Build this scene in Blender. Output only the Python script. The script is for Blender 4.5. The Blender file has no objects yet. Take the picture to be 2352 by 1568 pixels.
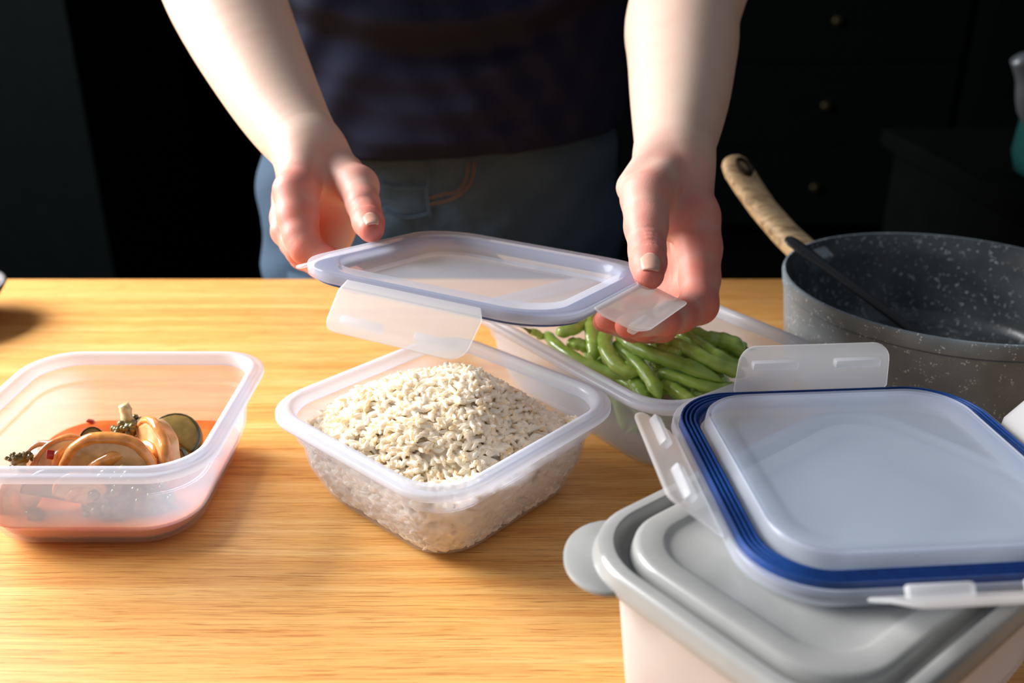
import bpy, bmesh, math, random
import numpy as np
from mathutils import Vector, Matrix

C = bpy.context.scene.collection
S = bpy.context.scene
PI = math.pi
# ------------------------------------------------------------------ camera, light, exposure
# table top is z = 0, floor is z = -0.8; x runs along the table edge, y away from the camera
F_PX, PITCH, CAM_H = 2110.0, math.radians(23.8), 0.3095
cam_d = bpy.data.cameras.new('camera'); cam = bpy.data.objects.new('camera', cam_d); C.objects.link(cam)
cam.location = (0, 0, CAM_H); cam.rotation_euler = (PI / 2 - PITCH, 0, 0)
cam_d.sensor_width = 36.0; cam_d.lens = F_PX / 2352 * 36.0; cam_d.clip_start = 0.02
cam_d.dof.use_dof = True; cam_d.dof.focus_distance = 0.495; cam_d.dof.aperture_fstop = 6.3
S.camera = cam

world = bpy.data.worlds.new('daylight'); S.world = world; world.use_nodes = True
wb = world.node_tree.nodes['Background']
wb.inputs[0].default_value = (0.78, 0.87, 1.0, 1); wb.inputs[1].default_value = 0.23

# the room is lit by one big window on the left, a little behind the table, out of the picture
ad = bpy.data.lights.new('window_light', 'AREA'); ao = bpy.data.objects.new('window_light', ad); C.objects.link(ao)
ad.shape = 'RECTANGLE'; ad.size = 1.25; ad.size_y = 1.1; ad.energy = 158; ad.color = (.985, .985, 1.0)
ao.location = (-1.90, 1.06, 1.02)
ao.rotation_euler = (Vector((0.0, 0.5, 0.05)) - Vector(ao.location)).to_track_quat('-Z', 'Y').to_euler()

S.view_settings.view_transform = 'Standard'; S.view_settings.look = 'None'
S.view_settings.exposure = 0.0; S.view_settings.gamma = 1.0; S.view_settings.use_curve_mapping = False
S.cycles.max_bounces = 14; S.cycles.diffuse_bounces = 9; S.cycles.transparent_max_bounces = 24; S.cycles.transmission_bounces = 8
S.cycles.caustics_reflective = False; S.cycles.caustics_refractive = False

# ------------------------------------------------------------------ small helpers
_c, _s = math.cos(PITCH), math.sin(PITCH)
def _ray(px, py):
    a = (px - 1176) / F_PX; b = (784 - py) / F_PX
    return Vector((a, _c + b * _s, -_s + b * _c))
def on_z(px, py, z):                     # a point of the place at height z
    r = _ray(px, py); t = (z - CAM_H) / r.z
    return Vector((0, 0, CAM_H)) + r * t
def on_y(px, py, y):                     # a point of the place at distance y
    r = _ray(px, py); t = y / r.y
    return Vector((0, 0, CAM_H)) + r * t
def depth(p): return p[1] * _c - (p[2] - CAM_H) * _s

def link(name, me, parent=None, mat=None, smooth=True):
    o = bpy.data.objects.new(name, me); C.objects.link(o)
    if parent is not None: o.parent = parent
    if mat is not None:
        for m in (mat if isinstance(mat, (list, tuple)) else [mat]): me.materials.append(m)
    if smooth and len(me.polygons):
        me.polygons.foreach_set('use_smooth', [True] * len(me.polygons))
    return o
def mesh_from(name, V, Fc):
    me = bpy.data.meshes.new(name); me.from_pydata([tuple(v) for v in V], [], [tuple(f) for f in Fc]); me.update()
    return me
def obj(name, VF, mat, parent=None, smooth=True, sharp=None):
    me = mesh_from(name, *VF)
    o = link(name, me, parent, mat, smooth)
    if sharp is not None:
        try: me.set_sharp_from_angle(angle=math.radians(sharp))
        except Exception: pass
    return o
def tag(o, label=None, cat=None, group=None, kind=None):
    if label: o['label'] = label
    if cat: o['category'] = cat
    if group: o['group'] = group
    if kind: o['kind'] = kind
    return o
def thing(name, label, cat, loc=(0, 0, 0), rot=(0, 0, 0), group=None):
    o = bpy.data.objects.new(name, None); C.objects.link(o); o.location = loc; o.rotation_euler = rot
    o.empty_display_size = 0.02
    return tag(o, label, cat, group)
def join(*parts):
    V, Fc = [], []
    for v, f in parts:
        n = len(V); V += [tuple(x) for x in v]; Fc += [tuple(i + n for i in q) for q in f]
    return V, Fc
def xf(VF, M):
    return [tuple(M @ Vector(v)) for v in VF[0]], VF[1]

def rring(hx, hy, r, z, n=8):
    """closed loop of a rounded rectangle, counter-clockwise"""
    r = max(1e-5, min(r, hx, hy)); L = []
    for k, (sx, sy) in enumerate(((1, 1), (-1, 1), (-1, -1), (1, -1))):
        cx, cy = sx * (hx - r), sy * (hy - r)
        for i in range(n + 1):
            a = (k + i / n) * PI / 2
            L.append((cx + r * math.cos(a), cy + r * math.sin(a), z))
    return L
def loft(rings, cap0=True, cap1=True, closed=False):
    n = len(rings[0]); V = [p for r in rings for p in r]; Fc = []
    m = len(rings)
    for j in range(m if closed else m - 1):
        a, b = j * n, ((j + 1) % m) * n
        for i in range(n):
            k = (i + 1) % n
            Fc.append((a + i, a + k, b + k, b + i))
    if not closed:
        if cap0: Fc.append(tuple(range(n - 1, -1, -1)))
        if cap1: Fc.append(tuple(range((m - 1) * n, m * n)))
    return V, Fc
def rr_loft(h, prof, n=8, closed=False, hy=None):
    """prof: (inset, z, corner radius) from a base half size h (and hy)"""
    hy = h if hy is None else hy
    return loft([rring(h - i, hy - i, r, z, n) for i, z, r in prof], closed=closed)
def tube(path, rad, n=10, flat=1.0, up=Vector((0, 0, 1)), capr=True):
    """round tube along a path with a radius per point"""
    P = [Vector(p) for p in path]; rings = []
    for i, p in enumerate(P):
        t = (P[min(i + 1, len(P) - 1)] - P[max(i - 1, 0)]).normalized()
        s = t.cross(up)
        if s.length < 1e-4: s = t.cross(Vector((1, 0, 0)))
        s.normalize(); u = s.cross(t).normalized()
        r = rad[i] if isinstance(rad, (list, tuple)) else rad
        rings.append([tuple(p + s * (r * math.cos(2 * PI * k / n)) + u * (r * flat * math.sin(2 * PI * k / n))) for k in range(n)])
    return loft(rings)
def smooth_path(pts, n=24):
    """Catmull-Rom through the points"""
    P = [np.array(p, float) for p in pts]; P = [2 * P[0] - P[1]] + P + [2 * P[-1] - P[-2]]
    out = []; m = len(P) - 3
    for k in range(n + 1):
        t = k / n * m; i = min(int(t), m - 1); u = t - i
        a, b, c, d = P[i:i + 4]
        out.append(0.5 * ((2 * b) + (c - a) * u + (2 * a - 5 * b + 4 * c - d) * u * u + (3 * b - a - 3 * c + d) * u ** 3))
    return [tuple(x) for x in out]
def box(sx, sy, sz, bev=0.0, c=(0, 0, 0)):
    bm = bmesh.new(); bmesh.ops.create_cube(bm, size=1)
    for v in bm.verts: v.co = Vector((v.co.x * sx + c[0], v.co.y * sy + c[1], v.co.z * sz + c[2]))
    if bev: bmesh.ops.bevel(bm, geom=bm.edges[:], offset=bev, segments=2, affect='EDGES', profile=0.5)
    V = [tuple(v.co) for v in bm.verts]; bm.verts.index_update(); Fc = [tuple(v.index for v in f.verts) for f in bm.faces]
    bm.free(); return V, Fc
def lathe(prof, n=64, closed=False):
    rings = [[(r * math.cos(2 * PI * k / n), r * math.sin(2 * PI * k / n), z) for k in range(n)] for r, z in prof]
    return loft(rings, cap0=prof[0][0] < 1e-6, cap1=prof[-1][0] < 1e-6, closed=closed)
def ico(r=1.0, sub=2, c=(0, 0, 0), sc=(1, 1, 1)):
    bm = bmesh.new(); bmesh.ops.create_icosphere(bm, subdivisions=sub, radius=r)
    V = [(v.co.x * sc[0] + c[0], v.co.y * sc[1] + c[1], v.co.z * sc[2] + c[2]) for v in bm.verts]
    Fc = [tuple(v.index for v in f.verts) for f in bm.faces]; bm.free(); return V, Fc

# ------------------------------------------------------------------ materials
class Mat:
    def __init__(s, name):
        s.m = bpy.data.materials.new(name); s.m.use_nodes = True; s.t = s.m.node_tree; s.t.nodes.clear()
        s.out = s.n('ShaderNodeOutputMaterial')
    def n(s, typ, **kw):
        nd = s.t.nodes.new(typ)
        for k, v in kw.items():
            if isinstance(k, str) and hasattr(nd, k) and k not in nd.inputs: setattr(nd, k, v)
            else: nd.inputs[k].default_value = v
        return nd
    def l(s, a, b): s.t.links.new(a, b)
    def bsdf(s, col=(.8, .8, .8), rough=.5, spec=.5, metal=0, sss=0, sssr=(1, .3, .2), ssss=.004, coat=0, sheen=0):
        p = s.n('ShaderNodeBsdfPrincipled')
        p.inputs['Base Color'].default_value = (*col, 1); p.inputs['Roughness'].default_value = rough
        p.inputs['Specular IOR Level'].default_value = spec; p.inputs['Metallic'].default_value = metal
        if sss:
            p.inputs['Subsurface Weight'].default_value = sss; p.inputs['Subsurface Radius'].default_value = sssr
            p.inputs['Subsurface Scale'].default_value = ssss
        if coat: p.inputs['Coat Weight'].default_value = coat; p.inputs['Coat Roughness'].default_value = .12
        if sheen: p.inputs['Sheen Weight'].default_value = sheen
        return p
    def done(s, sh): s.l(sh.outputs[0], s.out.inputs[0]); return s.m
    def coord(s, scale=(1, 1, 1), kind='Object'):
        tc = s.n('ShaderNodeTexCoord'); mp = s.n('ShaderNodeMapping'); mp.inputs['Scale'].default_value = scale
        s.l(tc.outputs[kind], mp.inputs[0]); return mp.outputs[0]
    def noise(s, vec, scale=5, detail=4, rough=.5, dist=0):
        nz = s.n('ShaderNodeTexNoise'); s.l(vec, nz.inputs['Vector'])
        nz.inputs['Scale'].default_value = scale; nz.inputs['Detail'].default_value = detail
        nz.inputs['Roughness'].default_value = rough; nz.inputs['Distortion'].default_value = dist
        return nz.outputs[0]
    def ramp(s, fac, stops):
        r = s.n('ShaderNodeValToRGB'); s.l(fac, r.inputs[0]); e = r.color_ramp.elements
        while len(e) < len(stops): e.new(0.5)
        for k, (p, c) in enumerate(stops): e[k].position = p; e[k].color = (*c, 1) if len(c) == 3 else c
        return r.outputs[0]
    def mix(s, fac, a, b, mode='MIX'):
        m = s.n('ShaderNodeMix'); m.data_type = 'RGBA'; m.blend_type = mode
        for k, v in ((0, fac), (6, a), (7, b)):
            if hasattr(v, 'is_linked') or isinstance(v, bpy.types.NodeSocket): s.l(v, m.inputs[k])
            else: m.inputs[k].default_value = v if k == 0 else (*v, 1)
        return m.outputs[2]
    def bump(s, h, strength=.3, dist=.001, p=None):
        b = s.n('ShaderNodeBump'); b.inputs['Strength'].default_value = strength; b.inputs['Distance'].default_value = dist
        s.l(h, b.inputs['Height'])
        if p is not None: s.l(b.outputs[0], p.inputs['Normal'])
        return b.outputs[0]

def simple(name, col, rough=.5, spec=.5, nscale=0, namp=.12, bump=0, **kw):
    m = Mat(name); p = m.bsdf(col, rough, spec, **kw)
    if nscale:
        nz = m.noise(m.coord(), nscale, 4)
        lo = tuple(x * (1 - namp) for x in col); hi = tuple(min(1, x * (1 + namp)) for x in col)
        m.l(m.ramp(nz, [(.3, lo), (.7, hi)]), p.inputs['Base Color'])
        if bump: m.bump(nz, bump, .001, p)
    return m.done(p)

def frosted(name, col=(.86, .88, .93), see=.6, trans=.5, rough=.22, tcol=None):
    """translucent polypropylene: part clear, part milky"""
    m = Mat(name); p = m.bsdf(col, rough, .45)
    nz = m.noise(m.coord(), 900, 2); m.bump(nz, .05, .0004, p)
    tr = m.n('ShaderNodeBsdfTranslucent'); tr.inputs[0].default_value = (*(tcol or col), 1)
    cl = m.n('ShaderNodeBsdfTransparent'); cl.inputs[0].default_value = (.97, .98, 1, 1)
    a = m.n('ShaderNodeMixShader'); a.inputs[0].default_value = trans; m.l(p.outputs[0], a.inputs[1]); m.l(tr.outputs[0], a.inputs[2])
    b = m.n('ShaderNodeMixShader'); b.inputs[0].default_value = see; m.l(a.outputs[0], b.inputs[1]); m.l(cl.outputs[0], b.inputs[2])
    return m.done(b)

def wood_table():
    m = Mat('oak_table'); v = m.coord((1, 1, 1))
    warp = m.noise(m.coord((1.6, 5, 1)), 2.2, 3)
    add = m.n('ShaderNodeVectorMath', operation='MULTIPLY_ADD')
    m.l(warp, add.inputs[0]); add.inputs[1].default_value = (0, .012, 0); m.l(v, add.inputs[2])
    def st(scale): 
        mp = m.n('ShaderNodeMapping'); mp.inputs['Scale'].default_value = scale; m.l(add.outputs[0], mp.inputs[0]); return mp.outputs[0]
    g1 = m.noise(st((.8, 36, 1)), 3.0, 6, .6, .0)
    g2 = m.noise(st((4, 240, 1)), 4.0, 4, .6)
    g3 = m.noise(st((13, 620, 1)), 3.0, 3, .55)
    base = m.ramp(g1, [(.25, (.69, .29, .068)), (.5, (.83, .43, .125)), (.75, (.90, .55, .205))])
    fine = m.ramp(g2, [(.35, (.80, .72, .62)), (.6, (1.04, 1.03, 1.0))])
    pores = m.ramp(g3, [(.34, (.60, .43, .30)), (.45, (1, 1, 1))])
    c1 = m.mix(.8, base, fine, 'MULTIPLY'); c2 = m.mix(.9, c1, pores, 'MULTIPLY')
    # a small knot beside the grey lidded box
    tc = m.n('ShaderNodeTexCoord'); d = m.n('ShaderNodeVectorMath', operation='DISTANCE'); m.l(tc.outputs['Object'], d.inputs[0])
    d.inputs[1].default_value = tuple(on_z(1388, 1345, 0))
    kn = m.ramp(d.outputs['Value'], [(.0, (1, 1, 1)), (.0035, (0, 0, 0))])
    c3 = m.mix(kn, c2, (.06, .02, .01))
    p = m.bsdf((1, 1, 1), .36, .5); m.l(c3, p.inputs['Base Color'])
    rr = m.ramp(g2, [(.3, (.46, .46, .46)), (.7, (.34, .34, .34))]); m.l(rr, p.inputs['Roughness'])
    m.bump(g3, .05, .0005, p)
    return m.done(p)

def skin_mat():
    m = Mat('skin'); p = m.bsdf((.75, .5, .4), .52, .32, sss=.18, sssr=(1, .30, .15), ssss=.003)
    at = m.n('ShaderNodeAttribute'); at.attribute_name = 'flush_shade'
    v = m.coord()
    blot = m.noise(v, 55, 4)
    f = m.n('ShaderNodeMath', operation='MULTIPLY_ADD'); m.l(blot, f.inputs[0]); f.inputs[1].default_value = .45
    s0 = m.n('ShaderNodeMath', operation='SUBTRACT'); m.l(at.outputs['Fac'], s0.inputs[0]); s0.inputs[1].default_value = .22
    m.l(s0.outputs[0], f.inputs[2]); f.use_clamp = True
    col = m.ramp(f.outputs[0], [(.0, (.68, .485, .38)), (.30, (.66, .38, .30)), (.65, (.68, .21, .155)), (1, (.58, .115, .08))])
    m.l(col, p.inputs['Base Color'])
    vo = m.n('ShaderNodeTexVoronoi'); m.l(v, vo.inputs['Vector']); vo.inputs['Scale'].default_value = 900
    m.bump(vo.outputs[0], .10, .0004, p)
    return m.done(p)

def speckled(name, base, spot, scale=520, thr=.16, rough=.38, dark=None, coat=.15):
    m = Mat(name); p = m.bsdf(base, rough, .5, coat=coat)
    v = m.coord()
    vo = m.n('ShaderNodeTexVoronoi'); m.l(v, vo.inputs['Vector']); vo.inputs['Scale'].default_value = scale; vo.inputs['Randomness'].default_value = 1
    big = m.noise(v, scale * .35, 2)
    th = m.n('ShaderNodeMath', operation='MULTIPLY'); m.l(vo.outputs[0], th.inputs[0])
    rr = m.ramp(big, [(.40, (6, 6, 6)), (.62, (.9, .9, .9))]); m.l(rr, th.inputs[1])
    k = m.ramp(th.outputs[0], [(thr * .8, (1, 1, 1)), (thr * 1.5, (0, 0, 0))])
    n2 = m.noise(v, 40, 4); b = m.ramp(n2, [(.3, tuple(x * .8 for x in base)), (.7, tuple(x * 1.15 for x in base))])
    m.l(m.mix(k, b, spot), p.inputs['Base Color'])
    return m.done(p)

def fabric(name, col, col2, scale=700, rough=.9, bump=.35, big=9):
    m = Mat(name); p = m.bsdf(col, rough, .15, sheen=.0)
    v = m.coord(); w = m.noise(v, scale, 2); b = m.noise(v, big, 4)
    m.l(m.mix(m.ramp(w, [(.35, (0, 0, 0)), (.65, (1, 1, 1))]), m.mix(b, col, col2), tuple(min(1, x * 1.5 + .002) for x in col2)), p.inputs['Base Color'])
    m.bump(w, bump, .0008, p)
    return m.done(p)

M = {}
M['oak'] = wood_table()
M['clear'] = frosted('frosted_plastic', (.75, .79, .88), .70, .42, tcol=(.78, .84, .96))
M['rimclear'] = frosted('milky_rim_plastic', (.82, .855, .93), .42, .4, tcol=(.80, .86, .97))
M['lidclear'] = frosted('clear_lid_plastic', (.70, .77, .88), .58, .5, .16)
M['lidrim'] = frosted('milky_lid_plastic', (.86, .89, .955), .66, .42, .16)
M['clip'] = frosted('clip_plastic', (.88, .88, .88), .50, .5, .28)
M['boxclear'] = frosted('grey_box_plastic', (.88, .86, .84), .42, .5)
M['gasket'] = simple('blue_silicone', (.006, .045, .20), .38, .5, 300, .15)
M['greylid'] = simple('grey_plastic', (.30, .30, .285), .26, .5, 60, .05)
M['skin'] = skin_mat()
M['nail'] = simple('fingernail', (.66, .36, .27), .34, .4, 300, .06)
M['shirt'] = fabric('dark_jersey', (.0034, .0044, .011), (.0062, .0080, .022), 900)
M['jeans'] = fabric('blue_denim', (.013, .024, .037), (.038, .064, .096), 1300, .85, .5, 14)
M['stitch'] = simple('gold_stitching', (.17, .08, .02), .7, .2, 900, .4)
M['potout'] = speckled('grey_speckled_enamel', (.225, .275, .30), (.80, .86, .88), 640, .26, .42)
M['potin'] = speckled('dark_speckled_coating', (.058, .067, .071), (.62, .68, .70), 640, .26, .32)
M['handle'] = None
M['black'] = simple('black_nylon', (.014, .014, .015), .40, .4, 90, .1)
M['dark'] = simple('dark_cabinet_paint', (.0018, .0026, .0026), .8, .02, 30, .1)
M['darker'] = simple('dark_floor', (.0014, .0016, .0016), .8, .02, 20, .15)
M['brass'] = simple('dull_brass', (.04, .030, .012), .4, .5, 120, .1, metal=.8)
M['teal'] = simple('teal_enamel', (.010, .060, .056), .3, .5, 60, .1)
M['greysteel'] = simple('grey_steel', (.16, .17, .18), .4, .5, 60, .1, metal=.5)
def pan_wood():
    m = Mat('pan_handle_wood'); p = m.bsdf((.5, .35, .18), .5, .35)
    g = m.noise(m.coord((14, 60, 60)), 1.6, 5, .6, 1.5)
    m.l(m.ramp(g, [(.3, (.16, .10, .05)), (.5, (.46, .32, .17)), (.75, (.62, .46, .27))]), p.inputs['Base Color'])
    return m.done(p)
M['handle'] = pan_wood()
def rice_mat():
    m = Mat('cooked_brown_rice'); p = m.bsdf((.82, .75, .6), .42, .4, sss=.55, sssr=(1, .86, .66), ssss=.0030); p.subsurface_method = 'BURLEY'
    at = m.n('ShaderNodeAttribute'); at.attribute_name = 'tint'
    col = m.ramp(at.outputs['Fac'], [(0, (.97, .95, .88)), (.5, (.96, .91, .79)), (.85, (.93, .79, .55)), (1, (.82, .62, .34))])
    m.l(col, p.inputs['Base Color'])
    tr = m.n('ShaderNodeBsdfTranslucent'); m.l(m.mix(.5, col, (1, .88, .66)), tr.inputs[0])
    x = m.n('ShaderNodeMixShader'); x.inputs[0].default_value = .36; m.l(p.outputs[0], x.inputs[1]); m.l(tr.outputs[0], x.inputs[2])
    return m.done(x)
M['rice'] = rice_mat()
def bean_mat():
    m = Mat('green_bean_skin'); p = m.bsdf((.2, .4, .05), .28, .5, coat=.4)
    oi = m.n('ShaderNodeObjectInfo'); nz = m.noise(m.coord((30, 30, 30)), 4, 3)
    c1 = m.ramp(nz, [(.3, (.25, .42, .05)), (.7, (.44, .62, .14))])
    c2 = m.ramp(oi.outputs['Random'], [(0, (.75, .85, .7)), (1, (1.15, 1.1, 1.0))])
    m.l(m.mix(1.0, c1, c2, 'MULTIPLY'), p.inputs['Base Color'])
    m.bump(m.noise(m.coord(), 260, 3), .25, .0008, p)
    return m.done(p)
M['bean'] = bean_mat()
M['beanstem'] = simple('bean_stem', (.16, .20, .03), .5, .3, 300, .3)
def broth_mat():
    m = Mat('tomato_broth'); p = m.bsdf((.78, .16, .025), .12, .5, sss=.3, sssr=(1, .3, .05), ssss=.006)
    nz = m.noise(m.coord(), 55, 4)
    m.l(m.ramp(nz, [(.35, (.90, .27, .05)), (.65, (.84, .16, .025))]), p.inputs['Base Color'])
    return m.done(p)
M['broth'] = broth_mat()
M['mushroom'] = simple('stewed_mushroom', (.80, .30, .07), .14, .5, 120, .4, .25, sss=.2, coat=.6)
M['mushpale'] = simple('pale_stewed_mushroom', (.70, .40, .16), .16, .5, 80, .25, .2, sss=.2, coat=.5)
M['floret'] = simple('stewed_broccoli_buds', (.17, .14, .03), .25, .5, 300, .5, .4, coat=.5)
M['brstem'] = simple('stewed_broccoli_stalk', (.66, .54, .26), .2, .5, 120, .2, .1, coat=.5)
M['courg'] = simple('courgette_flesh', (.24, .155, .035), .2, .5, 120, .3, .2, coat=.5)
M['peel'] = simple('courgette_peel', (.035, .045, .012), .25, .5, 120, .4, .2, coat=.4)
M['chili'] = simple('chilli_flake', (.50, .02, .01), .25, .5, 200, .2)
#@@SETTING
# ------------------------------------------------------------------ the room
FLOOR = -0.8
def slab(name, x0, x1, y0, y1, z0, z1, mat):
    o = obj(name, box(x1 - x0, y1 - y0, z1 - z0, 0, ((x0 + x1) / 2, (y0 + y1) / 2, (z0 + z1) / 2)), mat, None, False)
    o['kind'] = 'structure'; return o
slab('floor', -3.2, 3.2, -1.2, 3.9, FLOOR - .05, FLOOR, M['darker'])
slab('wall_left', -3.3, -3.2, -.2, 4.0, FLOOR, 1.9, M['dark'])
slab('wall_right', 3.2, 3.3, -.2, 4.0, FLOOR, 1.9, M['dark'])
slab('wall_back', -3.2, 3.2, 3.9, 4.0, FLOOR, 1.9, M['dark'])

def cabinet(name, label, x0, x1, y0, y1, z0, z1, fronts, plinth=.1, group=None):
    t = thing(name, label, 'cabinet', ((x0 + x1) / 2, y0, z0), group=group)
    cx = x1 - x0
    obj('body', box(cx, y1 - y0 - .02, z1 - z0 - plinth, .002, (0, (y1 - y0) / 2 + .01, plinth + (z1 - z0 - plinth) / 2)), M['dark'], t, False)
    obj('plinth', box(cx - .004, y1 - y0 - .08, plinth, .001, (0, (y1 - y0) / 2 + .04, plinth / 2)), M['darker'], t, False)
    for (a, b, c, d, kind, kx, kz) in fronts:
        f = obj(kind, box((b - a) * cx - .006, .02, (d - c) - .006, .002, (((a + b) / 2 - .5) * cx, .0, (c + d) / 2)), M['dark'], t, False)
        if kx is not None:
            k = obj('knob', xf(lathe([(.0, 0), (.007, 0), (.007, .012), (.017, .018), (.018, .026), (.010, .031), (0, .032)], 20),
                    Matrix.Translation((kx, -.01, kz)) @ Matrix.Rotation(PI / 2, 4, 'X')), M['brass'], f)
    return t
# drawer unit behind on the right: its right edge and its plinth line show as faint lines
cabinet('drawer_cabinet', 'dark drawer cabinet with small brass knobs far behind on the right', 0.62, 1.60, 3.40, 3.88, FLOOR, 0.9,
        [(0, 1, .10, .40, 'drawer', .02, .25), (0, 1, .40, .70, 'drawer', .02, .55), (0, 1, .70, .98, 'drawer', .02, .84), (0, 1, .98, 1.7, 'drawer', .02, 1.15)])
cabinet('tall_cabinet', 'tall black cabinet at the far right behind the pan', 1.63, 2.60, 3.30, 3.88, FLOOR, 1.8,
        [(0, .5, .10, 2.6, 'door', None, 0), (.5, 1, .10, 2.6, 'door', None, 0)])
cabinet('low_cabinet', 'dark cabinet behind the person, mostly hidden by the dark t-shirt', -.92, 0.60, 3.42, 3.88, FLOOR, 1.2,
        [(0, .5, .10, 2.0, 'door', None, 0), (.5, 1, .10, 2.0, 'door', None, 0)])
cabinet('larder_cabinet', 'dark plain cabinet standing at the left behind the table', -2.2, -1.0, 2.2, 2.9, FLOOR, 1.8,
        [(0, .62, .10, 2.6, 'door', None, 0), (.62, 1, .10, 2.6, 'door', None, 0)])

# ------------------------------------------------------------------ table
t = thing('kitchen_table', 'honey coloured oak table holding all the food containers', 'table', (0, .22, FLOOR))
obj('table_top', box(3.0, 1.274, .04, .003, (0, 0, .78)), M['oak'], t, True, 30)
for sx in (-1, 1):
    for sy in (-1, 1):
        obj('leg', box(.07, .07, .76, .004, (sx * 1.4, sy * .56, .38)), M['oak'], t, False)
#@@CONTAINERS
# ------------------------------------------------------------------ frosted containers
def container(label, loc, rot, hx, hy, h, name='food_container', side_in=.0085, base_in=.0185, rc=.031, body=None, rim=None):
    """open box: rolled rim, straight collar, small step, tapering wall, rounded foot"""
    t = thing(name, label, 'container', loc, (0, 0, rot))
    body = body or M['clear']; rim = rim or M['rimclear']
    zs = h * .70; b, w = base_in, .0016
    foot = []
    for a in (0, 20, 40, 60, 80):
        a = math.radians(a); foot.append((b + .011 * (1 - math.sin(a)), .011 * (1 - math.cos(a)), rc - .004))
    outer = [(b + .03, .0006, rc - .012), (b + .012, .0002, rc - .006)] + foot + \
            [(side_in + .0038, zs * .6, rc - .003), (side_in + .0022, zs - .0012, rc - .004), (side_in + .0004, zs, rc - .005), (side_in, h - .0065, rc - .005)]
    inner = [(side_in + w, h - .006, rc - .006), (side_in + w + .0004, zs, rc - .006), (side_in + w + .0022, zs - .0012, rc - .005),
             (side_in + w + .0038, zs * .6, rc - .004)] + [(i + w, z + w, r - .001) for i, z, r in reversed(foot)] + \
            [(b + .012 + w, .0002 + w, rc - .007), (b + .03 + w, .0006 + w, rc - .013)]
    obj('body', rr_loft(hx, outer + inner, 10, hy=hy), body, t, True, 50)
    rp = [(side_in + .0002, h - .0068, rc - .005), (.0035, h - .0060, rc - .002), (.0006, h - .0056, rc), (0, h - .0046, rc), (.0001, h - .0020, rc),
          (.0009, h - .0011, rc), (.0036, h - .0011, rc - .002), (.0040, h - .0009, rc - .0025), (.0045, h + .0004, rc - .003), (.0056, h + .0010, rc - .004), (.0076, h + .0009, rc - .005),
          (side_in + w * .4, h - .0006, rc - .006), (side_in + w + .0003, h - .0035, rc - .0065), (side_in + w + .0002, h - .0066, rc - .0065)]
    obj('rim', rr_loft(hx, rp, 10, closed=True, hy=hy), rim, t, True, 60)
    return t
RICE_C, RICE_R, RED_C, BEAN_C, BEAN_R = (-.0397, .4785), math.radians(47.5), (-.2348, .4755), (.0885, .5915), math.radians(35.6)
container('square frosted container filled with brown rice, in the middle of the table', (*RICE_C, 0), RICE_R, .0785, .0785, .060)
container('square frosted container of red vegetable stew, at the left edge', (*RED_C, 0), 0, .0775, .0775, .060)
container('long frosted container full of green beans, behind the rice', (*BEAN_C, 0), BEAN_R, .080, .108, .060, rc=.033)

# ------------------------------------------------------------------ clip lids
def flap(width=.082, length=.0295, th=.0017, n=6):
    """a clip: hinge at the origin, reaching out along +x, inner face towards -z"""
    r = .009; pts = [(0.0, -width / 2 + .003), (.006, -width / 2)]
    for i in range(n + 1):
        a = -PI / 2 + i / n * PI / 2; pts.append((length - r + r * math.cos(a), -width / 2 + .001 + r + r * math.sin(a)))
    for i in range(n + 1):
        a = i / n * PI / 2; pts.append((length - r + r * math.cos(a), width / 2 - .001 - r + r * math.sin(a)))
    pts += [(.006, width / 2), (0.0, width / 2 - .003)]
    bend = lambda x: -.0012 * math.sin(min(1, x / length) * PI) + .0010 * max(0, (x - length * .86) / (length * .14))
    cx, cy = length * .5, 0
    ins = lambda s: [(cx + (x - cx) * (1 - s * .0012 / (length / 2)), y * (1 - s * .0012 / (width / 2))) for x, y in pts]
    rings = []
    for s, z in ((1, -th / 2), (.25, -th / 2 * .75), (0, 0), (.25, th / 2 * .75), (1, th / 2)):
        rings.append([(x, y, z + bend(x)) for x, y in ins(s)])
    return loft(rings)
def rib():
    return box(.0046, .024, .0050, .0012)
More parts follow.
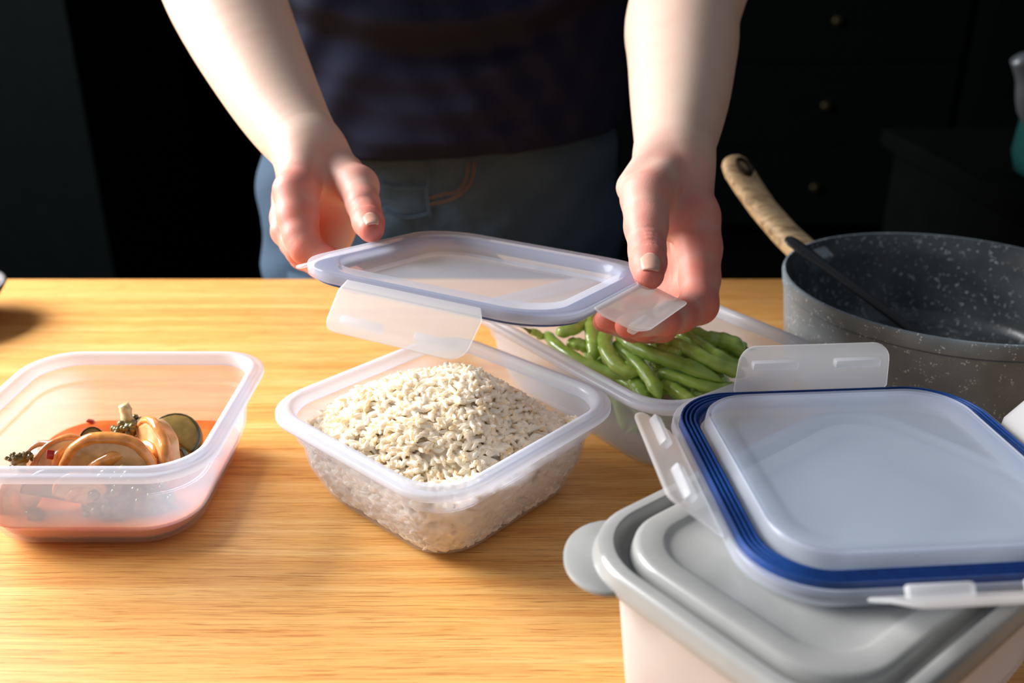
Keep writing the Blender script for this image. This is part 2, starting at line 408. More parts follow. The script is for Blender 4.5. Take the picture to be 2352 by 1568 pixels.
def lid(name, label, loc, Rm, angles, group=None):
    t = thing(name, label, 'lid', loc, group=group); t.rotation_euler = Rm.to_euler()
    h, rc = .080, .033
    prof = [(.050, -.0094, .008), (.0290, -.0094, .016), (.0268, -.0096, .0172), (.0196, -.0116, .0222), (.0180, -.0118, .0228), (.0168, -.0100, .0235), (.0152, -.0012, .0245), (.0142, -.0002, .025),
            (.0128, 0.0004, .0255), (.0105, 0, .027), (.0018, 0, .0325), (.0004, -.0006, rc), (0, -.0018, rc), (.0004, -.0060, rc), (.0010, -.0066, .0325), (.0024, -.0064, .032),
            (.0030, -.0026, .031), (.0108, -.0026, .027), (.0136, -.0030, .0255), (.0150, -.0124, .0242), (.0158, -.0133, .0238), (.0184, -.0134, .0225), (.0264, -.0112, .0174), (.0290, -.0108, .016), (.050, -.0108, .008)]
    n_top, n_bot = 6, 4
    fr = prof[n_top - 1:len(prof) - n_bot]
    obj('frame', rr_loft(h, fr, 12, closed=True), M['lidrim'], t, True, 40)
    obj('panel', rr_loft(h, prof[:n_top] + [(.0169, -.0101, .0234), (.0170, -.0128, .0230)] + prof[-n_bot:], 12), M['lidclear'], t, True, 40)
    # four ridges run round the silicone seal
    g = [(.0033, -.0030, .031)]
    for k in range(4):
        x = .0034 + k * .0021
        g += [(x + .0001, -.0066, .031 - .002 * k), (x + .0006, -.0086, .0306 - .002 * k), (x + .0012, -.0086, .0302 - .002 * k), (x + .0019, -.0062, .0296 - .002 * k)]
    g += [(.0122, -.0070, .0262), (.0126, -.0030, .026)]
    obj('seal', rr_loft(h, g, 12, closed=True), M['gasket'], t, True, 60)
    for k, ang in enumerate(angles):              # clips on +x, +y, -x, -y
        A = Matrix.Rotation(k * PI / 2, 4, 'Z') @ Matrix.Translation((.0796, 0, -.0024)) @ Matrix.Rotation(math.radians(ang), 4, 'Y')
        c = obj('clip', xf(flap(), A), M['clip'], t, True, 50)
        for s in (-1, 1):
            obj('latch_rib', xf(rib(), A @ Matrix.Translation((.0205, s * .0215, -.0036))), M['clip'], c, True, 40)
    return t
def euler_m(a, b, g): return Matrix.Rotation(g, 4, 'Z') @ Matrix.Rotation(b, 4, 'Y') @ Matrix.Rotation(a, 4, 'X')
# held lid: local -y edge -> front right, +x -> back right ...
LID_M = euler_m(.0259, .1495, 1.1174); LID_T = Vector((-.0142, .4912, .1404))
lid('clip_lid', 'clear clip lid held up in both hands above the rice', LID_T, LID_M, (35, 26, 50, 14))
# upside-down lid on the grey box
GZ = .0862
lid('clip_lid', 'clear clip lid lying upside down, blue seal up, on the grey box lid', (.1615, .3495, GZ), euler_m(PI, 0, math.radians(4.3)), (50, 37, 40, 88))
#@@GREYBOX
# ------------------------------------------------------------------ grey-lidded box in front
GA = math.radians(38.3); GC = (.1415, .3195)
gx, gy = .100, .0685
t = thing('storage_box', 'frosted storage box under the grey lid, at the front right', 'container', (*GC, 0), (0, 0, GA))
ob = [(.040, .0004, .02), (.022, .0002, .022), (.018, .0012, .024), (.0145, .006, .026), (.0125, .014, .027), (.0085, .060, .029), (.0075, .0775, .030),
      (.0092, .0775, .029), (.0102, .060, .028), (.0142, .014, .026), (.0162, .0075, .025), (.0196, .003, .023), (.0236, .002, .021), (.04, .002, .02)]
obj('body', rr_loft(gx, ob, 10, hy=gy), M['boxclear'], t, True, 50)
t = thing('box_lid', 'matt grey plastic lid closed on the frosted box at front right', 'lid', (*GC, 0), (0, 0, GA))
Z = GZ - .0012
pl = [(.055, Z - .0002, .004), (.0440, Z - .0002, .010), (.0428, Z - .0009, .0105), (.0255, Z - .0009, .0195), (.0242, Z - .0004, .020), (.0230, Z + .0008, .021), (.0222, Z + .0012, .0215),
      (.0150, Z + .0012, .026), (.0136, Z + .0009, .027), (.0124, Z - .0004, .0277), (.0118, Z - .0032, .028), (.0108, Z - .0060, .0285),
      (.0085, Z - .0062, .0295), (.0075, Z - .0045, .030), (.0066, Z - .0008, .0305), (.0055, Z + .0006, .031), (.0022, Z + .0006, .0325), (.0004, Z - .0004, .0335), (-.0004, Z - .0030, .034),
      (-.0012, Z - .0050, .035), (-.0016, Z - .0060, .035), (-.0010, Z - .0092, .035), (.0008, Z - .0094, .034), (.0048, Z - .0080, .031), (.012, Z - .0078, .028), (.05, Z - .0042, .006)]
obj('lid_shell', rr_loft(gx, pl, 12, hy=gy), M['greylid'], t, True, 45)
def tab():
    cx, cy = -gx + .033, -gy + .033       # lifting tab on a corner
    pts = []
    for i in range(19):
        q = -1 + i / 9; a = math.radians(225 + q * 46); rr = .0335 + .0125 * (1 - abs(q) ** 2.6) ** .8
        pts.append((cx + rr * math.cos(a), cy + rr * math.sin(a)))
    for i in range(8, -9, -4):
        a = math.radians(225 + i / 8 * 36); pts.append((cx + .028 * math.cos(a), cy + .028 * math.sin(a)))
    z1, z0 = Z - .0066, Z - .0088
    return loft([[(x, y, z0) for x, y in pts], [(x, y, (z0 + z1) / 2) for x, y in pts], [(x + (cx - x) * .04, y + (cy - y) * .04, z1) for x, y in pts]])
obj('lifting_tab', (lambda vf: (vf[0], [tuple(reversed(q)) for q in vf[1]]))(xf(tab(), Matrix.Scale(-1, 4, (0, 1, 0)))), M['greylid'], t, True, 50)
#@@PAN
# ------------------------------------------------------------------ speckled pan with a wooden handle, spoon inside
PC = Vector((.3205, .6320, 0)); PR, PH = .1190, .080
t = thing('saucepan', 'grey speckled saucepan with wooden handle at the right edge', 'pan', PC)
wall = [(0.0, .0015), (.070, .0012), (.098, .0010), (.105, .003), (.1085, .008), (.1105, .016), (PR - .0028, PH - .016), (PR - .0022, PH - .0125), (PR - .0030, PH - .0118), (PR - .0014, PH - .011), (PR - .0002, PH - .002), (PR - .0008, PH - .0004)]
obj('outer_wall', lathe(wall + [(PR - .0022, PH), (PR - .0030, PH - .0006)], 96), M['potout'], t, True, 50)
inn = [(PR - .0028, PH - .0004), (PR - .0036, PH - .0012), (PR - .0050, PH - .02), (.1062, .018), (.1035, .010), (.098, .0062), (.07, .0055), (0, .0055)]
obj('inner_coating', lathe(inn, 96), M['potin'], t, True, 60)
hd = Vector((-.60, .80, 0)).normalized()
base = PC + hd * (PR - .004) + Vector((0, 0, PH - .018)); tip = on_y(1672, 372, .818)
hv = tip - base; L = hv.length; hx_ = hv.normalized(); hyv = Vector((0, 0, 1)).cross(hx_).normalized(); hzv = hx_.cross(hyv)
HM = Matrix.Translation(base - PC) @ Matrix((hx_, hyv, hzv)).transposed().to_4x4()
def handle_mesh():
    rings = []; n = 20
    for s, w, th, dz in ((0, .0125, .0100, .0), (.08, .0135, .0105, -.001), (.3, .0130, .0098, -.004), (.55, .0135, .0088, -.004), (.75, .0150, .0080, -.001), (.88, .0158, .0076, .002), (.95, .0140, .0070, .004), (.985, .0100, .0055, .0045), (1.0, .0045, .0030, .0046)):
        rings.append([(s * L, w * math.copysign(abs(math.cos(2 * PI * k / n)) ** .8, math.cos(2 * PI * k / n)), dz + th * math.copysign(abs(math.sin(2 * PI * k / n)) ** .8, math.sin(2 * PI * k / n))) for k in range(n)])
    return loft(rings)
ho = obj('handle', xf(handle_mesh(), HM), M['handle'], t)
# hanging hole: not cut through, a ring's dark colour stands for the shade inside
obj('hanging_hole_shade', xf(lathe([(.0042, -.0078), (.0066, -.0074), (.0070, -.004), (.0070, .0118), (.0062, .0126), (.0048, .0120), (.0042, .008)], 20, closed=True), HM @ Matrix.Translation((L * .86, 0, 0)) @ Matrix.Scale(1.5, 4, (1, 0, 0))), simple('dark_hole_shade', (.02, .013, .008), .85, .1, 200, .2), ho)
obj('rivet_plate', xf(box(.014, .024, .020, .003), HM @ Matrix.Translation((.001, 0, .001))), M['potout'], t, True, 40)
A = on_y(1806, 545, .685); B = Vector((.318, .592, .030))
t = thing('serving_spoon', 'dark nylon spoon leaning inside the speckled saucepan', 'spoon', A)
d = (B - A).normalized(); sdv = d.cross(Vector((0, 0, 1))).normalized(); uv = sdv.cross(d)
SM = Matrix((d, sdv, uv)).transposed().to_4x4()
Ls = (B - A).length
rings = []
for s, w, th in ((0, .002, .001), (.01, .0062, .0018), (.04, .0085, .0024), (.12, .0085, .0026), (.25, .0058, .0028), (.6, .0045, .0030), (.95, .0048, .003), (1.0, .0065, .0026)):
    rings.append([(s * Ls, w * math.cos(2 * PI * k / 14), th * math.sin(2 * PI * k / 14)) for k in range(14)])
obj('handle', xf(loft(rings), SM), M['black'], t)
bw = []
for s, w, dz in ((0, .006, 0), (.1, .014, -.002), (.3, .022, -.006), (.55, .024, -.008), (.8, .018, -.006), (.95, .009, -.003), (1, .003, -.002)):
    bw.append([(Ls - .002 + s * .045, w * math.cos(2 * PI * k / 16), dz * (1 - .7 * abs(math.cos(2 * PI * k / 16))) + .0016 * math.sin(2 * PI * k / 16)) for k in range(16)])
obj('bowl', xf(loft(bw), SM), M['black'], t)
tag(obj('food_scrap', join(*[ico(.004 + .003 * random.Random(k).random(), 1, (PC.x + .045 + .05 * random.Random(k + 9).random(), PC.y - .02 + .05 * random.Random(k + 5).random(), .0075), (1, 1, .45)) for k in range(14)]), simple('dried_sauce', (.10, .085, .06), .6, .3, 200, .3)), 'brownish scraps of food left on the saucepan bottom', 'food scraps', kind='stuff')
#@@FOOD
# ------------------------------------------------------------------ rice
def rice_height(x, y):
    q = (abs(x) ** 3.2 + abs(y) ** 3.2) ** (1 / 3.2)
    X = x * math.cos(RICE_R) - y * math.sin(RICE_R); Y = x * math.sin(RICE_R) + y * math.cos(RICE_R)
    base = .0390 + .0310 * math.exp(-(math.hypot((X + .004) / .058, (Y - .004) / .046)) ** 4.2)
    base += .004 * math.sin(60 * x + 1) * math.sin(52 * y + 2) + .0025 * math.sin(130 * x) * math.cos(110 * y + 1)
    return base
def make_rice():
    rng = np.random.default_rng(4)
    def half(z):                                 # inner half size of the container at height z
        f = .0110 * (1 - math.sin(math.acos(max(0, 1 - z / .011)))) if z < .011 else 0
        return .0785 - .0016 - float(np.interp(z, [0, .011, .0252, .0410, .042, .0535], [.0185, .0183, .0123, .0107, .0089, .0085])) - f - .0018
    gn, gr = 6, 6
    ts = np.linspace(0, 1, gr); prof = np.sqrt(np.maximum(0, 1 - (2 * ts - 1) ** 2)) ** .6; prof[0] = prof[-1] = .2
    V, Fc, T = [], [], []
    ang = np.arange(gn) * 2 * PI / gn
    base_f = []
    for j in range(gr - 1):
        for i in range(gn):
            k = (i + 1) % gn; base_f.append((j * gn + i, j * gn + k, (j + 1) * gn + k, (j + 1) * gn + i))
    base_f = np.array(base_f)
    def inside(x, y, z):
        h = half(z) - .0012; r = .0235
        ax, ay = abs(x), abs(y)
        if ax > h or ay > h: return False
        dx, dy = ax - (h - r), ay - (h - r)
        return not (dx > 0 and dy > 0 and dx * dx + dy * dy > r * r)
    pts = []
    while len(pts) < 5200:                       # the heaped top
        x, y = rng.uniform(-.066, .066, 2); z = rice_height(x, y) - abs(rng.normal(0, .0030)) + .0010
        if inside(x, y, z): pts.append((x, y, z, 0, 0))
    while len(pts) < 8600:                       # grains pressed against the walls
        z = rng.uniform(.0045, .042); h = half(z) - abs(rng.normal(0, .0012)); u = rng.uniform(-h, h)
        s = rng.integers(0, 4); x, y = ((h, u), (-h, u), (u, h), (u, -h))[s]; wa = (PI / 2, PI / 2, 0, 0)[s]
        r = .0235; ax, ay = abs(x), abs(y); dx, dy = ax - (h - r), ay - (h - r)
        if dx > 0 and dy > 0:
            f = math.hypot(dx, dy); wa = math.atan2(math.copysign(dx, x), -math.copysign(dy, y))
            x = math.copysign(h - r + dx / f * r, x); y = math.copysign(h - r + dy / f * r, y)
        if z < rice_height(x, y): pts.append((x, y, z, 1, wa))
    P = np.array(pts); N = len(P)
    allV = np.zeros((N, gr * gn, 3)); tint = np.zeros(N)
    for q in range(N):
        L = rng.uniform(.0062, .0092); w = rng.uniform(.00115, .00155); bend = rng.normal(0, .0005)
        a = rng.uniform(0, 2 * PI) if P[q, 3] == 0 else P[q, 4] + rng.normal(0, .1); el = rng.normal(0, .30) if P[q, 3] == 0 else rng.uniform(-.9, .9) * min(1, (P[q, 2] - .003) / .006)
        if P[q, 3] == 0 and rng.random() < .06: el = rng.uniform(.6, 1.3)
        d = np.array([math.cos(a) * math.cos(el), math.sin(a) * math.cos(el), math.sin(el)])
        u = np.cross(d, [0.1, .2, 1.0]); u /= np.linalg.norm(u); v = np.cross(u, d)
        rr = w * prof
        ctr = P[q, :3] + np.outer((ts - .5) * L, d) + np.outer(bend * (1 - (2 * ts - 1) ** 2), v)
        # a few burst, curled grains
        if rng.random() < .25: ctr += np.outer(.0012 * (2 * ts - 1) ** 2, u)
        ring = ctr[:, None, :] + rr[:, None, None] * (np.cos(ang)[None, :, None] * u + 1.0 * np.sin(ang)[None, :, None] * v)
        ring += rng.normal(0, .00010, ring.shape)
        allV[q] = ring.reshape(-1, 3)
        tint[q] = min(1, max(0, rng.beta(1.6, 2.6)))
    Vg = allV.reshape(-1, 3); Fg = (base_f[None] + (np.arange(N) * gr * gn)[:, None, None]).reshape(-1, 4)
    # solid heart of the heap, so no light leaks between grains
    rings = [rring(half(.0045) - .014, half(.0045) - .014, .012, .0042, 8)]
    for z in (.0055, .009, .014, .022, .030, .036): rings.append(rring(half(z) - .0022, half(z) - .0022, .0225, z, 8))
    for f in (.93, .85, .75, .65, .55, .45, .35, .25, .15, .05):
        rings.append([(x, y, rice_height(x, y) - .0018) for x, y, z in rring(half(.036) * f, half(.036) * f, .0235 * f, 0, 8)])
    hv, hf_ = loft(rings); hf = [q for q in hf_ if len(q) == 4]
    nv = len(Vg)
    V = np.vstack([Vg, np.array(hv)])
    me = bpy.data.meshes.new('cooked_rice')
    loops = np.concatenate([Fg.ravel(), (np.array(hf) + nv).ravel()]); nf = len(Fg) + len(hf)
    me.vertices.add(len(V)); me.vertices.foreach_set('co', V.ravel())
    me.loops.add(len(loops)); me.loops.foreach_set('vertex_index', loops.astype(np.int32))
    me.polygons.add(nf); me.polygons.foreach_set('loop_start', np.arange(nf, dtype=np.int32) * 4)
    me.update(calc_edges=True)
    at = me.attributes.new('tint', 'FLOAT', 'POINT')
    at.data.foreach_set('value', np.concatenate([np.repeat(tint, gr * gn), np.full(len(hv), .6)]).astype(np.float32))
    o = link('cooked_rice', me, None, M['rice']); o.location = (*RICE_C, 0); o.rotation_euler = (0, 0, RICE_R)
    tag(o, 'heap of cooked brown rice in the middle frosted container', 'rice', kind='stuff')
make_rice()

# ------------------------------------------------------------------ green beans
def bean_vf(path, r=.0046, n=10, m=22, seed=0):
    rnd = random.Random(seed); P = smooth_path(path, m); rad = []
    for i in range(m + 1):
        s = i / m; k = min(1, (s / .10)) ** .6 * min(1, ((1 - s) / .16)) ** .7
        rad.append(max(.0007, .93 * r * k * (1 + .07 * math.sin(s * 34 + seed) + .03 * math.sin(s * 71 + 2 * seed))))
    return tube(P, rad, n, .86)
def bean(path, label, r=.0046, stem=0, seed=0):
    P0 = Vector(path[0])
    t = thing('green_bean', label, 'green bean', P0, group='green beans in the long container')
    rel = [Vector(p) - P0 for p in path]
    obj('pod', bean_vf(rel, r, seed=seed), M['bean'], t)
    if stem:
        e, q = (rel[0], rel[1]) if stem == 1 else (rel[-1], rel[-2])
        d = (e - q).normalized(); b = e - d * .001
        obj('stem', tube(smooth_path([b, b + d * .004 + Vector((0, 0, .001)), b + d * .010 + Vector((0, .001, .0025))], 6), [.0021, .0019, .0012, .0010, .0008, .0009, .0007], 7), M['beanstem'], t)
    return t
BZ = .050
def zp(pts): return [on_z(x, y, z) for x, y, z in pts]
cz = lambda x, y: (1200 + x / 4.2, 700 + y / 4.2)
def bp(*pts): return [on_z(*cz(x, y), z) for x, y, z in pts]
BEANS = [
 (bp((220, 260, .047), (330, 390, .046), (560, 540, .045), (820, 640, .044), (1080, 720, .044)), 'green bean lying along the left wall of its container', .0049, 2),
 (bp((70, 255, .050), (140, 275, .048), (200, 330, .045)), 'short dark bean tip poking out at the container\'s far left', .0034, 1),
 (bp((320, 270, .052), (480, 235, .056), (640, 150, .056), (760, 90, .055)), 'blunt cut green bean pointing away under the lid', .0056, 0),
 (bp((440, 370, .045), (540, 380, .047), (640, 410, .045), (720, 420, .040)), 'short pale cut bean piece between darker beans', .0056, 0),
 (bp((640, 60, .058), (660, 240, .056), (685, 400, .050), (700, 540, .044)), 'straight bean hanging down left of the curved bean', .0052, 0),
 (bp((900, 200, .060), (815, 270, .059), (800, 400, .056), (890, 560, .052), (1020, 640, .050), (1180, 655, .051)), 'shiny bean curved like a hook near the heap\'s left', .0056, 2),
 (bp((880, 365, .053), (1000, 450, .054), (1150, 600, .053), (1260, 760, .049), (1330, 910, .044)), 'dull bean running down over the front corner of the heap', .0054, 0),
 (bp((900, 250, .062), (1080, 400, .062), (1350, 510, .061), (1620, 600, .058), (1940, 740, .052)), 'long glossy bean crossing the heap under the right hand', .0059, 0),
 (bp((1290, 640, .050), (1500, 690, .050), (1720, 770, .049), (1960, 800, .047), (2080, 770, .045)), 'slim bean in front of the long glossy one', .0048, 0),
 (bp((1080, 700, .043), (1120, 790, .042), (1170, 880, .040), (1230, 960, .036)), 'thick bean tucked in the front corner of the container', .0062, 0),
 (bp((1360, 730, .044), (1480, 820, .043), (1600, 900, .041), (1690, 960, .038)), 'short bean low down at the front of the heap', .0048, 0),
 (bp((1640, 860, .040), (1740, 850, .041), (1900, 850, .040), (2060, 830, .038)), 'bean end just showing above the front rim', .0045, 0),
 (bp((1150, 350, .060), (1300, 420, .062), (1460, 470, .062), (1540, 500, .061)), 'pale bean with a thin stem under the fingertips', .0054, 2),
 (bp((1320, 330, .064), (1560, 420, .064), (1800, 540, .061), (2010, 620, .056), (2150, 690, .052)), 'bright bean along the right side of the heap', .0060, 0),
 (bp((1480, 260, .064), (1650, 340, .064), (1850, 470, .061), (2050, 580, .056)), 'bright bean second from the back of the heap', .0052, 0),
 (bp((1580, 240, .062), (1760, 320, .062), (1920, 340, .062), (2060, 390, .060), (2110, 500, .052)), 'fat pale hooked bean at the back right', .0066, 0),
 (bp((1650, 300, .060), (1760, 350, .060), (1800, 400, .056), (1760, 440, .052)), 'light green bean curled beneath the hooked one', .0048, 0),
 (bp((1830, 420, .054), (1900, 480, .053), (2000, 540, .051), (2100, 600, .048)), 'thin pale bean under the bend of the hooked bean', .0046, 0),
 (bp((1930, 420, .052), (2000, 470, .051), (2080, 520, .049), (2180, 590, .046)), 'thin bean nearest the right wall', .0042, 0),
 (bp((1990, 330, .054), (2080, 390, .054), (2150, 425, .054)), 'stubby bean whose long stem points at the saucepan', .0050, 2),
 (bp((760, 180, .052), (800, 330, .048), (820, 480, .044), (860, 600, .040)), 'dark bean in the gap left of the curved bean', .0050, 0),
 (bp((1250, 560, .046), (1400, 600, .046), (1600, 660, .045), (1850, 720, .043)), 'shadowed bean below the long glossy bean', .0048, 0),
 (bp((1600, 560, .050), (1750, 620, .050), (1950, 690, .048)), 'shadowed bean below the bright right hand bean', .0050, 0),
]
for k, (pth, lab, r, st) in enumerate(BEANS): bean(pth, lab, r, st, k)
# lower layers, seen as green shapes through the frosted wall
rb = random.Random(11)
cb, sb = math.cos(BEAN_R), math.sin(BEAN_R)
def bl(x, y, z): return Vector((BEAN_C[0] + x * cb - y * sb, BEAN_C[1] + x * sb + y * cb, z))
LOWB = ['lowest bean along the front wall, a blur of green through the plastic', 'low bean by the left wall, dim through the plastic']
k = 0
for layer, z in enumerate((.008, .020, .032)):
    for j in range(6):
        a = rb.uniform(-.5, .5) + (PI / 2 if layer % 2 else .25)
        cx, cy = (-.045 + .015 * j, rb.uniform(-.012, .012)) if layer % 2 else (rb.uniform(-.008, .008), -.078 + .018 * j)
        ln = (.075 if layer % 2 else .044); ln *= rb.uniform(.8, 1)
        dx, dy = ln * math.cos(a), ln * math.sin(a)
        lim = .058; limy = .086
        cl = lambda x, l: max(-l, min(l, x))
        p = [bl(cl(cx - dx, lim), cl(cy - dy, limy), z), bl(cl(cx - .3 * dx + .006, lim), cl(cy - .3 * dy, limy), z + .001), bl(cl(cx + .4 * dx, lim), cl(cy + .4 * dy + .004, limy), z), bl(cl(cx + dx, lim), cl(cy + dy, limy), z)]
        t = thing('green_bean', 'green bean buried under the top of the heap in the long container', 'green bean', p[0], group='green beans buried in the heap')
        obj('pod', bean_vf([q - p[0] for q in p], .0047, seed=50 + k), M['bean'], t); k += 1

# ------------------------------------------------------------------ stew
rh = .0775
_b = .0185 + .0016 + .0003
bro = [(.03, .0024, .015)] + [(_b + .011 * (1 - math.sin(math.radians(q))), .0021 + .011 * (1 - math.cos(math.radians(q))), .0255) for q in (0, 20, 40, 60, 80)] + \
      [(.0159 + .0016, .0150, .0265), (.0156 + .0016, .0163, .0265), (.0165 + .0016, .0160, .0255), (.05, .0158, .01)]
o = obj('tomato_broth', rr_loft(rh, bro, 10), M['broth'], None); o.location = (*RED_C, 0)
tag(o, 'thin orange red broth in the bottom of the left container', 'broth', kind='stuff')
def extrude(pts, th, bev=.0012, wob=0.0, seed=0):
    """a slice: outline in the xz plane, thickness along y, soft edges"""
    rnd = random.Random(seed); cx = sum(p[0] for p in pts) / len(pts); cz_ = sum(p[1] for p in pts) / len(pts)
    rings = []
    for s, y in ((1.6, -th / 2), (.4, -th / 2 + bev * .4), (0, -th / 2 + bev), (0, th / 2 - bev), (.4, th / 2 - bev * .4), (1.6, th / 2)):
        r = []
        for x, z in pts:
            dx, dz = cx - x, cz_ - z; l = math.hypot(dx, dz) or 1
            r.append((x + dx / l * s * bev, y, z + dz / l * s * bev))
        rings.append(r)
    return loft(rings)
def sm2(pts, n):   # closed smooth outline
    P = [np.array(p, float) for p in pts]; m = len(P); out = []
    for k in range(n):
        t_ = k / n * m; i = int(t_); u = t_ - i
        a, b, c, d = P[(i - 1) % m], P[i % m], P[(i + 1) % m], P[(i + 2) % m]
        out.append(tuple(0.5 * ((2 * b) + (c - a) * u + (2 * a - 5 * b + 4 * c - d) * u * u + (3 * b - a - 3 * c + d) * u ** 3)))
    return out
def noise_disp(VF, amp, fr, seed=0):
    out = []
    for v in VF[0]:
        p = Vector(v); q = p * fr + Vector((seed * 3.1, seed * 1.7, 0))
        from mathutils import noise as mn
        out.append(tuple(p + mn.noise_vector(q) * amp))
    return out, VF[1]
MUSH = [(-.0255, -.014), (-.0245, -.004), (-.0215, .004), (-.0145, .0098), (0, .0135), (.0145, .0102), (.0215, .004), (.0242, -.004), (.0245, -.014), (.010, -.0155), (-.010, -.0155)]
def place(t, px, py, z, rz=0, rx=0, ry=0):
    t.location = on_z(px, py, z) if z < .2 else on_y(px, py, z); t.rotation_euler = (rx, ry, rz)
G = 'vegetable pieces in the stew'
def mushroom(label, px, py, z, rz, rx, ry, sc=1.0, mat='mushroom', th=.007, seed=0):
    t = thing('mushroom_slice', label, 'mushroom', group=G); place(t, px, py, z, rz, rx, ry)
    vf = noise_disp(extrude([(x * sc, y * sc) for x, y in sm2(MUSH, 54)], th, .0018), .0012, 90, seed)
    obj('flesh', vf, M['mushpale'], t)
    cap = [(x * sc, y * sc) for x, y in ((-.0255, -.014), (-.0250, -.003), (-.0150, .0098), (0, .0134), (.0150, .0103), (.0238, .000), (.0225, -.008), (.0165, -.0105))]
    cp = smooth_path([(x, -th * .30, y) for x, y in cap], 30)       # the cap's rim, curling in at one end
    obj('cap_rim', noise_disp(tube(cp, [sc * (.0020 + .0016 * math.sin(PI * i / 30) ** .6) for i in range(31)], 10, 1.0, up=Vector((0, 1, 0))), .0010, 110, seed), M['mushroom'], t)
    sp_ = smooth_path([(-.010 * sc, -th * .42, -.0150 * sc), (-.0070 * sc, -th * .46, -.006 * sc), (.001 * sc, -th * .46, .0015 * sc), (.009 * sc, -th * .40, .0045 * sc)], 14)
    obj('stem', noise_disp(tube(sp_, [sc * x for x in (.0030, .0042, .0048, .0050, .0050, .0049, .0048, .0046, .0044, .0042, .0040, .0036, .0030, .0022, .0012)], 12, .8, up=Vector((0, 1, 0))), .0009, 120, seed + 3), M['mushroom'], t)
    return t
def broccoli(label, px, py, z, rz, rx, ry, R=.011, stem=.016, seed=0, n=70):
    rnd = random.Random(seed); t = thing('broccoli_floret', label, 'broccoli', group=G); place(t, px, py, z, rz, rx, ry)
    obj('stalk', noise_disp(tube([(0, 0, .004), (0, 0, -stem * .4), (.001, 0, -stem * .75), (.001, .001, -stem)], [R * .5, R * .36, R * .36, R * .34], 12), .0008, 160, seed), M['brstem'], t)
    parts = []
    for k in range(n):
        a, b = rnd.uniform(0, 2 * PI), math.acos(rnd.uniform(-.85, 1)); rr = R * rnd.uniform(.78, 1.05)
        q = (rr * math.sin(b) * math.cos(a) * 1.15, rr * math.sin(b) * math.sin(a) * 1.15, rr * math.cos(b) * .75 + .003)
        parts.append(ico(R * rnd.uniform(.13, .24), 1, q))
    parts.append(noise_disp(ico(R * .78, 2, (0, 0, .003), (1.1, 1.1, .75)), .001, 200, seed))
    obj('bud_head', join(*parts), M['floret'], t)
    return t
def courgette(label, px, py, z, rz, rx, ry, R=.015, th=.006, full=False):
    t = thing('courgette_slice', label, 'courgette', group=G); place(t, px, py, z, rz, rx, ry)
    arc = [(R * math.cos(a), R * math.sin(a)) for a in [PI * i / 14 for i in range(15)]]
    obj('flesh', noise_disp(extrude(arc, th, .0010), .0006, 150, 3), M['courg'], t)
    ring = []
    for (x, y) in arc:
        k = 1.0
        ring.append([(x * 1.0, -th / 2, y * 1.0), (x * 1.06, -th / 2 * .8, y * 1.06), (x * 1.075, 0, y * 1.075), (x * 1.06, th / 2 * .8, y * 1.06), (x, th / 2, y), (x * .97, 0, y * .97)])
    obj('peel', loft(ring), M['peel'], t)
    return t
mushroom('big glazed mushroom slice arched over the top of the stew', 256, 1050, .0325, 0.05, -.20, .10, .98, th=.011, seed=1)
mushroom('upright wedge of pale mushroom right of the big slice', 372, 1030, .030, -1.0, -.35, .65, .85, 'mushpale', .012, seed=2)
broccoli('broccoli floret with its pale stalk pointing up behind the big mushroom', 298, 976, .0345, .2, PI - .35, -.25, .0105, .013, 3)
courgette('dark skinned courgette half slice lying at the right of the stew', 398, 1012, .0235, -.50, -1.02, .35, .0165, .008)
mushroom('browned mushroom piece at the left of the stew', 140, 1044, .030, .55, -.55, -.25, .60, 'mushpale', .012, seed=5)
mushroom('pale folded mushroom strip behind the browned piece', 110, 1052, .0275, -.25, -.75, -.1, .60, 'mushpale', .009, seed=8)
broccoli('small green floret at the far left of the stew', 48, 1066, .031, 0, -.7, -.5, .0062, .010, 6, 40)
courgette('small green courgette end showing behind the big mushroom', 212, 1006, .024, .5, -.7, -.3, .0065, .006)
broccoli('large dark broccoli head pressed to the front wall', 268, 1148, .4395, 0, 1.2, .1, .0165, .012, 9, 130)
broccoli('dark broccoli head at the right of the front wall', 342, 1160, .4370, 0, 1.0, .5, .0125, .012, 12, 80)
courgette('courgette chunk with dark green skin low at the front left', 72, 1198, .4250, .05, .0, 1.5, .0080, .007)
courgette('courgette half slice standing behind the front wall', 128, 1140, .4340, .1, -.05, .3, .017, .007)
mushroom('long pale mushroom strip leaning at the front left', 46, 1138, .4330, .1, -.1, -1.0, .66, 'mushpale', .007, seed=13)
mushroom('flat pale slice half sunk in the broth at the front', 160, 1203, .4300, 0, .0, PI, .50, 'mushpale', .007, seed=15)
mushroom('pale mushroom chunk behind the plastic under the big slice', 196, 1118, .4320, .1, -.1, .4, .55, 'mushpale', .010, seed=16)
courgette('small courgette cube at the right of the mushroom wedge', 405, 1052, .0215, -.3, -.4, .3, .007, .006)
for (px, py, z, lab) in ((116, 1044, .0395, 'red chilli flake on the pale mushroom at the left'), (208, 967, .0168, 'red chilli scrap floating by the back wall')):
    t = obj('chilli_flake', noise_disp(box(.0042, .0014, .0052, .0005), .0008, 300, 2), M['chili']); t.location = on_z(px, py, z); t.rotation_euler = (-.5 if z > .02 else 1.4, .3, .2)
    tag(t, lab, 'chilli flake', 'chilli flakes in the stew')
